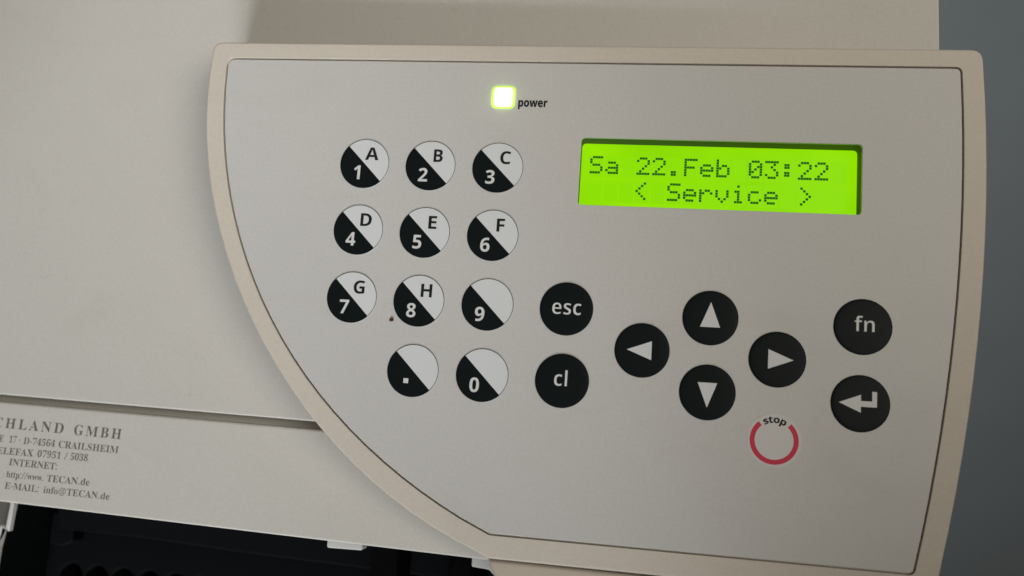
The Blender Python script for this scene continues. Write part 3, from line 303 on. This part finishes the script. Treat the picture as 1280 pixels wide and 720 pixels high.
def put_glyph(bd, loops, z):
    big = sorted(loops, key=lambda l: -abs(area_of(l)))
    solids = []
    for l in big:
        for s in solids:
            if inside(l[0], s[0]) and not any(inside(l[0], h) for h in s[1:]):
                s.append(l); break
        else:
            solids.append([l])
    for s in solids:
        bd.cap(s, z)

def thinned(loops, d):
    out = []
    for lp in loops:
        clean = [p for p, q in zip(lp, lp[1:] + lp[:1]) if abs(p[0] - q[0]) + abs(p[1] - q[1]) > 3]
        depth = sum(1 for o in loops if o is not lp and inside(lp[0], o))
        out.append(inset(ccw(clean), d if depth % 2 == 0 else -d))
    return out

def string_width(face, text, track=0):
    return sum(220 if c == ' ' else GLYPHS[face][c][0] + track for c in text) - track

def put_text(bd, face, text, x0, y0, x1, y1, cap_height, z, track=0, thin=0):
    """lettering whose baseline runs from (x0, y0) to (x1, y1)"""
    caps = {'bold': 481.0, 'sans': 481.0, 'serif': 455.0}[face]
    w = string_width(face, text, track)
    L = math.hypot(x1 - x0, y1 - y0)
    sx, sy = L / w, cap_height / caps
    c, s = (x1 - x0) / L, (y1 - y0) / L
    pen = 0
    for ch in text:
        if ch == ' ':
            pen += 220; continue
        if ch == '·':
            loops = [circle(70, 170, 42, 12)]; adv = 170
        else:
            adv, loops = glyph_loops(face, ch)
        out = []
        if thin:
            loops = thinned(loops, thin)
        for lp in loops:
            out.append([(x0 + c * (pen + px) * sx - s * py * sy, y0 + s * (pen + px) * sx + c * py * sy) for px, py in lp])
        put_glyph(bd, out, z)
        pen += adv + track

def text_part(name, face, text, x0, y0, x1, y1, cap, z, mat, parent, track=0, warp=None, thin=0):
    bd = Builder(warp)
    put_text(bd, face, text, x0, y0, x1, y1, cap, z, track, thin)
    return bd.build(name, mat, parent)

# ---------------------------------------------------------------- the setting
fl = Builder()
fl.add([(-3000, -3000, -150), (3000, -3000, -150), (3000, 3000, -150), (-3000, 3000, -150)], [(0, 1, 2, 3)])
floor = fl.build("floor", M_FLOOR)
floor["kind"] = "structure"

# ---------------------------------------------------------------- the instrument
instrument = bpy.data.objects.new("laboratory_instrument", None)
COL.objects.link(instrument)
instrument.empty_display_size = 0.02
instrument["label"] = "cream plastic laboratory instrument with a keypad panel and a lit green display"
instrument["category"] = "instrument"

def lean(x, y, z):
    """the housing top leans a little against the control panel"""
    return (x, y, z - 16 + 0.055 * (x + 57) - 0.040 * (y - 46))

XR = 114.8
# top cover, front flap, the body below them
def gy(x): return -45.36 - 0.0076 * (x + 25.6)
def fy(x): return -47.36 - 0.0093 * (x + 24.3)
def ey(x): return -72.62 - 0.0125 * (x + 21)
bd = Builder(lean)
solid(bd, rounded([(-230, gy(-230)), (XR, gy(XR)), (XR, 190), (-230, 190)], {1: 1.5, 2: 8, 3: 8}), 0, -12, 0.55)
bd.build("top_cover", M_COVER, instrument)
bd = Builder(lean)
solid(bd, [(-230, ey(-230)), (19.2, ey(19.2)), (19.2, fy(19.2)), (-230, fy(-230))], 0, -4.5, 0.6)
flap = bd.build("front_flap", M_COVER, instrument)
bd = Builder(lean)
solid(bd, [(-229, -70.5), (XR - 0.7, -70.5), (XR - 0.7, 189), (-229, 189)], -4.7, -125, 0.2)
bd.build("housing_body", M_COVER, instrument)
bd = Builder(lean)
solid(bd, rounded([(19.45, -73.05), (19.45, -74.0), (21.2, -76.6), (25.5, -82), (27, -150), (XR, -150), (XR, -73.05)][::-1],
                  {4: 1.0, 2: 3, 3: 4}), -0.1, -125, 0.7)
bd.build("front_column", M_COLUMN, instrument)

# printed address on the flap
LINES = [
    [('CHLAND', -114.46, -53.08, -93.41, -53.30, 2.53), ('GMBH', -90.68, -53.33, -76.94, -53.48, 2.50)],
    [('E', -111.87, -56.70, -110.45, -56.71, 1.70), ('17', -108.91, -56.70, -106.67, -56.72, 1.70), ('·', -106.1, -56.6, -105.0, -56.6, 1.7),
     ('D-74564', -104.56, -56.76, -95.28, -56.80, 1.69), ('CRAILSHEIM', -94.4, -56.82, -77.1, -56.95, 1.68)],
    [('ELEFAX', -111.85, -59.75, -101.11, -59.68, 1.69), ('07951', -99.97, -59.63, -92.99, -59.62, 1.67),
     ('/', -92.06, -59.62, -91.15, -59.62, 1.66), ('5038', -90.4, -59.60, -85.3, -59.58, 1.66)],
    [('INTERNET:', -107.74, -62.34, -93.48, -62.41, 1.68)],
    [('http://www.', -107.91, -65.39, -96.85, -65.46, 1.60), ('TECAN.de', -96.09, -65.46, -83.72, -65.47, 1.65)],
    [('E-MAIL:', -107.85, -68.23, -97.7, -68.28, 1.60), ('info@', -96.5, -68.30, -89.95, -68.32, 1.60), ('TECAN.de', -89.81, -68.33, -77.59, -68.39, 1.63)],
]
for i, segs in enumerate(LINES):
    bd = Builder(lean)
    for s in segs:
        text = s[0]
        if text == '·':
            bd.cap([circle(s[1] + 0.35, s[2] + 0.75, 0.17, 12)], 0.03); continue
        put_text(bd, 'serif', *s, 0.03, track=110 if i == 0 else 0, thin=2)
    bd.build("printed_line", M_INKGREY, flap)

# small pale foot under the flap and the catch at its right end
bd = Builder()
solid(bd, rounded([(-21.0, -70.5), (-21.1, -75.0), (-12.2, -74.85), (-12.2, -70.5)], {1: 0.7, 2: 0.7}), -13.8, -17.5, 0.5)
bd.build("flap_foot", M_GREYWHITE, instrument)
bd = Builder()
solid(bd, rounded([(14.4, -71), (14.4, -76.0), (18.6, -76.3), (21.5, -79.0), (24, -79.0), (24, -71)], {1: 0.5, 2: 1.5}), -13.6, -17.0, 0.35)
bd.build("flap_catch", M_GREYWHITE, instrument)

# dark loading bay in front of the flap
bay = Builder()
ZB = -52
holes = []
for i in range(14):
    holes.append(circle(-111.0 + i * 8.15, -96.4 + i * 0.03, 3.55, 32))
for i in range(14):
    holes.append(circle(-111.0 + i * 8.15, -104.6 + i * 0.03, 3.55, 32))
solid(bay, rect(-150, -150, 24, -71), ZB, ZB - 14, 0.3, holes, 0.5)
bay.add([(-150, -150, ZB - 13.9), (24, -150, ZB - 13.9), (24, -71, ZB - 13.9), (-150, -71, ZB - 13.9)], [(0, 1, 2, 3)])
bay_o = bay.build("loading_bay_floor", M_BLACK, instrument)
bd = Builder()
solid(bd, [(-112, -82.1), (-84, -82.3), (-54, -83.6), (10, -85.2), (10, -71.2), (-112, -71.2)], ZB + 9, ZB + 0.02, 0.8)
bd.build("bay_ledge", M_BLACK, instrument)
bd = Builder()
solid(bd, rounded([(-116, -78), (-109.5, -78), (-108.5, -86.0), (-112, -87.5), (-116, -87.0)], 1.0), ZB + 5, ZB + 0.02, 0.6)
bd.build("bay_lug", M_BLACK, instrument)
bd = Builder()
solid(bd, [(-14.0, -88), (-7.2, -88), (-7.2, -73), (-14.0, -73)], ZB + 24, ZB + 0.03, 0.6)
bd.build("bay_post", M_DEEP, instrument)
bd = Builder()
solid(bd, [(3.5, -90), (12, -90), (12, -73), (8.6, -73)], ZB + 24, ZB + 0.03, 0.6)
bd.build("bay_corner", M_DEEP, instrument)

# stepped left side of the bay
edge = [(-116.2, -71.0), (-116.2, -74.5), (-116.6, -81.6), (-118.2, -81.0), (-118.9, -86.0), (-119.6, -150)]
back = [(x - 1.15, y + (0.9 if 1 < i < 4 else 0)) for i, (x, y) in enumerate(edge)]
bd = Builder()
solid(bd, edge + back[::-1], -30, -31.6, 0.3)
bd.build("side_rail", M_GREYWHITE, instrument)
bd = Builder()
solid(bd, [(x - 0.05, y) for x, y in edge] + back[::-1], -31.62, -66, 0.05)
bd.build("bay_wall", M_BLACK, instrument)
bd = Builder()
solid(bd, [(-150, -150), (-121.0, -150), (-120.2, -86), (-119.6, -80.2), (-117.5, -80.4), (-117.5, -71.0), (-150, -71.0)], -33, -66, 0.3)
bd.build("side_panel", M_PANEL, instrument)

# ---------------------------------------------------------------- control panel: bezel and film
GL = [(-53.56, 38.63), (-53.41, 33.28), (-53.01, 27.93), (-52.34, 22.6), (-51.41, 17.3), (-50.22, 12.05), (-48.78, 6.86), (-47.09, 1.74), (-45.15, -3.28), (-42.97, -8.2), (-40.55, -13.0), (-37.91, -17.68), (-35.04, -22.22), (-31.95, -26.62), (-28.65, -30.87), (-25.16, -34.95), (-21.48, -38.86), (-17.61, -42.6), (-13.58, -46.16), (-9.38, -49.54), (-5.04, -52.72), (-0.57, -55.72), (4.03, -58.52), (8.73, -61.13), (13.53, -63.55), (18.41, -65.77)]
OL = [(-57.89, 43.61), (-58.14, 37.7), (-58.02, 31.82), (-57.53, 25.97), (-56.7, 20.17), (-55.55, 14.43), (-54.08, 8.76), (-52.31, 3.17), (-50.26, -2.34), (-47.94, -7.74), (-45.36, -13.03), (-42.54, -18.2), (-39.48, -23.23), (-36.19, -28.12), (-32.69, -32.85), (-28.98, -37.4), (-25.06, -41.78), (-20.95, -45.95), (-16.64, -49.92), (-12.15, -53.67), (-7.47, -57.18), (-2.61, -60.44), (2.43, -63.45), (7.64, -66.17), (13.04, -68.61), (18.62, -70.75)]
GR = [(117.15, 40.45), (117.39, 33.36), (117.51, 26.26), (117.51, 19.17), (117.39, 12.07), (117.16, 4.98), (116.8, -2.1), (116.33, -9.18), (115.74, -16.25), (115.03, -23.31), (114.2, -30.35), (113.26, -37.39), (112.2, -44.4), (111.02, -51.4), (109.72, -58.38), (108.3, -65.33)]
OR = [(121.65, 43.18), (122.03, 35.44), (122.25, 27.7), (122.32, 19.96), (122.24, 12.22), (122.0, 4.47), (121.62, -3.26), (121.09, -10.99), (120.41, -18.71), (119.58, -26.41), (118.62, -34.1), (117.51, -41.76), (116.26, -49.4), (114.87, -57.02), (113.35, -64.6), (111.69, -72.16)]
film = [(-53.62, 41.75)] + GL[:-1] + [(20.2, -66.42), (108.15, -66.6)] + GR[::-1] + [(117.1, 41.75)]
nf = len(GL)
film = rounded(film, {0: 2.0, nf: 2.2, nf + 1: 1.9, len(film) - 1: 1.9})
rim = [(-57.6, 46.0)] + OL[:-1] + [(20.4, -71.55), (111.8, -71.95)] + OR[:-1][::-1] + [(121.4, 46.0)]
nr = len(OL)
rim = rounded(rim, {0: 3.0, nr: 0.8, nr + 1: 3.0, len(rim) - 1: 2.6})
bd = Builder()
solid(bd, rim, 0.20, -19, 0.55, [inset(ccw(film), -0.17)], 0.10)
bezel = bd.build("panel_bezel", M_BEZEL, instrument)
seat = Builder()
LCD_HOLE = rect(34.98, 8.0, 96.72, 23.86, 1.0)
seat.cap([inset(ccw(film), -0.5)], -1.6)
# the seat of the film is a ring so that the display can sink through it
seat = Builder()
solid(seat, inset(ccw(film), -0.16), -1.1, -2.6, 0.05, [rect(34.0, 7.2, 97.8, 24.8)], 0.02)
seat.build("film_seat", M_BEZEL, bezel)
bd = Builder()
LED_HOLE = rect(13.25, 30.35, 18.85, 35.85, 1.3)
solid(bd, inset(ccw(film), 0.16), 0.0, -0.7, 0.16, [LCD_HOLE, LED_HOLE], 0.12)
plate = bd.build("panel_film", M_PLATE, instrument, "grey white film sheet printed with the keys")

# power lamp and its word
bd = Builder()
solid(bd, rect(13.3, 30.4, 18.8, 35.8, 1.25), 0.02, -1.4, 0.30)
led = bd.build("power_lamp", M_LEDRIM, instrument, "glowing square green lamp above the keys")
bd = Builder()
solid(bd, rect(13.85, 30.8, 18.25, 35.35, 1.1), 0.75, 0.05, 0.55)
bd.build("lamp_lens", M_LED, led)
text_part("power_legend", 'bold', 'power', 19.55, 30.92, 26.55, 30.92, 1.95, 0.03, M_INKBLACK, plate, thin=-14)

# display
bd = Builder()
ZL = -5.0
wall = rect(34.9, 7.9, 96.8, 23.95, 1.05)
bd.band(wall, -0.75, wall, ZL - 0.6, False)
for f in bd.f: f.reverse()
wo = inset(ccw(wall), -0.9)
bd.band(wo, ZL - 0.6, wo, -0.75, False)
bd.add([(x, y, -0.75) for x, y in wall] + [(x, y, -0.75) for x, y in wo],
       [(i, (i + 1) % len(wall), len(wall) + (i + 1) % len(wall), len(wall) + i)[::-1] for i in range(len(wall))])
frame_b = bd
display_b = Builder()
solid(display_b, rect(33.6, 6.6, 98.0, 25.2), ZL, ZL - 3, 0.02)
display = display_b.build("display", M_LCD, instrument, "bright green backlit character display")
frame_b.build("window_frame", M_WINDOW, display)

FONT = {
 'S': "01111 10000 10000 01110 00001 00001 11110", 'a': "00000 00000 01110 00001 01111 10001 01111",
 '2': "01110 10001 00001 00010 00100 01000 11111", '.': "00000 00000 00000 00000 00000 01100 01100",
 'F': "11111 10000 10000 11110 10000 10000 10000", 'e': "00000 00000 01110 10001 11111 10000 01110",
 'b': "10000 10000 10110 11001 10001 10001 11110", '0': "01110 10001 10011 10101 11001 10001 01110",
 '3': "11111 00010 00100 00010 00001 10001 01110", ':': "00000 01100 01100 00000 01100 01100 00000",
 '<': "00010 00100 01000 10000 01000 00100 00010", '>': "01000 00100 00010 00001 00010 00100 01000",
 'r': "00000 00000 10110 11001 10000 10000 10000", 'v': "00000 00000 10001 10001 10001 01010 00100",
 'i': "00100 00000 01100 00100 00100 00100 01110", 'c': "00000 00000 01110 10000 10000 10001 01110"}
PX, DX, DY = 3.621, 0.606, 0.611
X0, ROWS = 36.94, (20.99, 15.02)
cells = Builder()
for row, text in zip(ROWS, ("Sa 22.Feb 03:22 ", "   < Service >  ")):
    dots = Builder()
    for c in range(16):
        cx = X0 + c * PX
        cells.cap([rect(cx - 0.12, row - 7 * DY - 0.75, cx + 5 * DX + 0.08, row + 0.1)], ZL + 0.02)
        if text[c] == ' ':
            continue
        for j, bits in enumerate(FONT[text[c]].split()):
            for i, b in enumerate(bits):
                if b == '1':
                    dots.cap([rect(cx + i * DX, row - (j + 1) * DY + 0.07, cx + (i + 1) * DX - 0.05, row - j * DY)], ZL + 0.05)
    dots.build("text_row", M_LCDDOT, display)
cells.build("character_cells", M_LCDCELL, display)

# ---------------------------------------------------------------- keys
KR = 6.0
def half_loop(cx, cy, r, n=40):
    """lower left half of a disc, cut along its falling diagonal"""
    a0 = math.radians(135)
    return circle(cx, cy, r, n, a0, a0 + math.pi, closed=False)

def number_key(num, let, x, y):
    bd = Builder()
    solid(bd, circle(x, y, KR, 72), 0.14, -0.05, 0.12)
    what = "round key split black and white by a diagonal, marked " + {'.': 'with a point'}.get(num, num) + (" and " + let if let else " only")
    k = bd.build("number_key", M_KEYWHITE, instrument, what)
    z = 0.14
    bd = Builder(); bd.cap([circle(x, y, KR - 0.02, 72), circle(x, y, KR - 0.17, 72)], z + 0.012)
    bd.build("outline", M_INKLINE, k)
    bd = Builder(); bd.cap([half_loop(x, y, KR - 0.01)], z + 0.022)
    bd.build("dark_half", M_KEYBLACK, k)
    bd = Builder()
    if num == '.':
        bd.cap([rect(x - 1.98, y - 2.92, x - 0.86, y - 1.82)], z + 0.035)
    elif num == '1':
        put_text(bd, 'bold', '1', x - 2.72, y - 3.85, x - 0.22, y - 3.85, 3.4, z + 0.035)
    else:
        w = 2.5
        put_text(bd, 'bold', num, x - 2.88, y - 3.86, x - 2.88 + w, y - 3.86, 3.22, z + 0.035)
    bd.build("numeral", M_INKWHITE, k)
    if let:
        w = {'A': 3.3, 'B': 2.75, 'C': 2.9, 'D': 3.4, 'E': 2.65, 'F': 2.5, 'G': 3.25, 'H': 3.45}[let]
        bd = Builder()
        put_text(bd, 'bold', let, x + 1.62 - w / 2, y + 0.92, x + 1.62 + w / 2, y + 0.92, 3.05, z + 0.035)
        bd.build("letter", M_INKBLACK, k)
    return k

P = 16.0
layout = [("1A", "2B", "3C"), ("4D", "5E", "6F"), ("7G", "8H", "9"), (None, ".", "0")]
for r, row in enumerate(layout):
    for c, s in enumerate(row):
        if s:
            number_key(s[0], s[1:], (c - 1) * P, P - r * P)

def black_key(name, label, x, y):
    """a round black key, gently domed"""
    bd = Builder()
    prof = [(6.0, -0.05), (6.0, 0.18), (5.93, 0.26), (5.75, 0.33), (5.3, 0.37), (4.2, 0.40), (2.6, 0.42), (1.2, 0.425)]
    rings = [(circle(x, y, r, 72), z) for r, z in prof]
    for (lo, zl), (hi, zh) in zip(rings, rings[1:]):
        bd.band(lo, zl, hi, zh, True)
    bd.add([(px, py, rings[-1][1]) for px, py in rings[-1][0]], [tuple(range(72))], True)
    return bd.build(name, M_KEYBLACK, instrument, label)

ZK = 0.455
k = black_key("function_key", "round black key marked esc", 33.97, -16.02)
text_part("legend", 'bold', 'esc', 30.55, -17.36, 37.5, -17.36, 3.45, ZK, M_INKWHITE, k, thin=11)
k = black_key("function_key", "round black key marked cl", 33.97, -32.08)
text_part("legend", 'bold', 'cl', 32.0, -33.3, 35.55, -33.3, 3.45, ZK, M_INKWHITE, k, thin=11)
k = black_key("function_key", "round black key marked fn", 97.38, -16.45)
text_part("legend", 'bold', 'fn', 95.45, -17.53, 100.1, -17.53, 3.25, ZK, M_INKWHITE, k, thin=11)
ARROWS = [("left", (51.14, -24.27), [(47.80, -24.26), (53.20, -26.33), (53.20, -22.19)]),
          ("up", (65.54, -16.31), [(63.36, -18.37), (67.66, -18.37), (65.54, -12.85)]),
          ("right", (79.93, -24.50), [(77.99, -26.62), (83.27, -24.53), (77.99, -22.40)]),
          ("down", (65.51, -32.50), [(63.37, -30.43), (65.50, -35.78), (67.51, -30.43)])]
for word, (x, y), tri in ARROWS:
    k = black_key("arrow_key", "round black key with a pale triangle pointing " + word, x, y)
    bd = Builder(); bd.cap([tri], ZK); bd.build("arrow", M_INKWHITE, k)
k = black_key("enter_key", "round black key with a pale bent return arrow", 97.12, -32.72)
bd = Builder()
bd.cap([[(92.68, -32.70), (97.15, -34.62), (97.15, -33.37), (100.38, -33.37), (100.38, -30.12), (99.42, -30.12),
         (99.42, -32.17), (97.15, -32.17), (97.15, -30.88)]], ZK)
bd.build("arrow", M_INKWHITE, k)

# stop key: a clear disc inside a printed red ring with its word along the gap
sx, sy = 79.77, -41.72
bd = Builder()
solid(bd, circle(sx, sy, 5.7, 72), 0.05, -0.05, 0.045)
k = bd.build("stop_key", M_KEYCLEAR, instrument, "round grey key with a red ring broken by the word stop")
bd = Builder()
a0, a1 = math.radians(130.5), math.radians(360 + 47.0)
ro, ri = circle(sx, sy, 5.06, 72, a0, a1, False), circle(sx, sy, 4.02, 72, a0, a1, False)
n = len(ro)
bd.add([(px, py, 0.065) for px, py in ro] + [(px, py, 0.065) for px, py in ri],
       [(i, i + 1, n + i + 1, n + i) for i in range(n - 1)])
bd.f = [f[::-1] for f in bd.f]
bd.build("red_ring", M_RED, k)
bd = Builder()
word, size, tall, base = "stop", 0.0034, 0.0030, 3.74
tw = string_width('bold', word) * size
pos = 0
for ch in word:
    adv, loops = glyph_loops('bold', ch)
    loops = thinned(loops, -11)
    mid = (pos + adv / 2) * size
    ang = math.radians(89) - (mid - tw / 2) / 4.3
    cx, cy = sx + base * math.cos(ang), sy + base * math.sin(ang)
    ux, uy = math.sin(ang), -math.cos(ang)
    put_glyph(bd, [[(cx + (px - adv / 2) * size * ux - py * tall * uy, cy + (px - adv / 2) * size * uy + py * tall * ux) for px, py in lp] for lp in loops], 0.065)
    pos += adv
bd.build("legend", M_INKBLACK, k)

# ---------------------------------------------------------------- a crumb of dirt lying on the film
random.seed(4)
bm = bmesh.new()
bmesh.ops.create_icosphere(bm, subdivisions=3, radius=1)
for v in bm.verts:
    j = 1 + 0.35 * noise.noise(v.co * 1.7)
    v.co = Vector((v.co.x * 0.50 * j, v.co.y * 0.42 * j, v.co.z * 0.30 * j)) * MM
me = bpy.data.meshes.new("dirt_speck"); bm.to_mesh(me); bm.free()
for f in me.polygons: f.use_smooth = True
speck = link("dirt_speck", me, [M_CRUMB])
speck.location = Vector((-5.96, -20.68, 0.22)) * MM
speck["label"] = "tiny brown dirt speck on the pale panel at the lower left of key 8"
speck["category"] = "dirt"
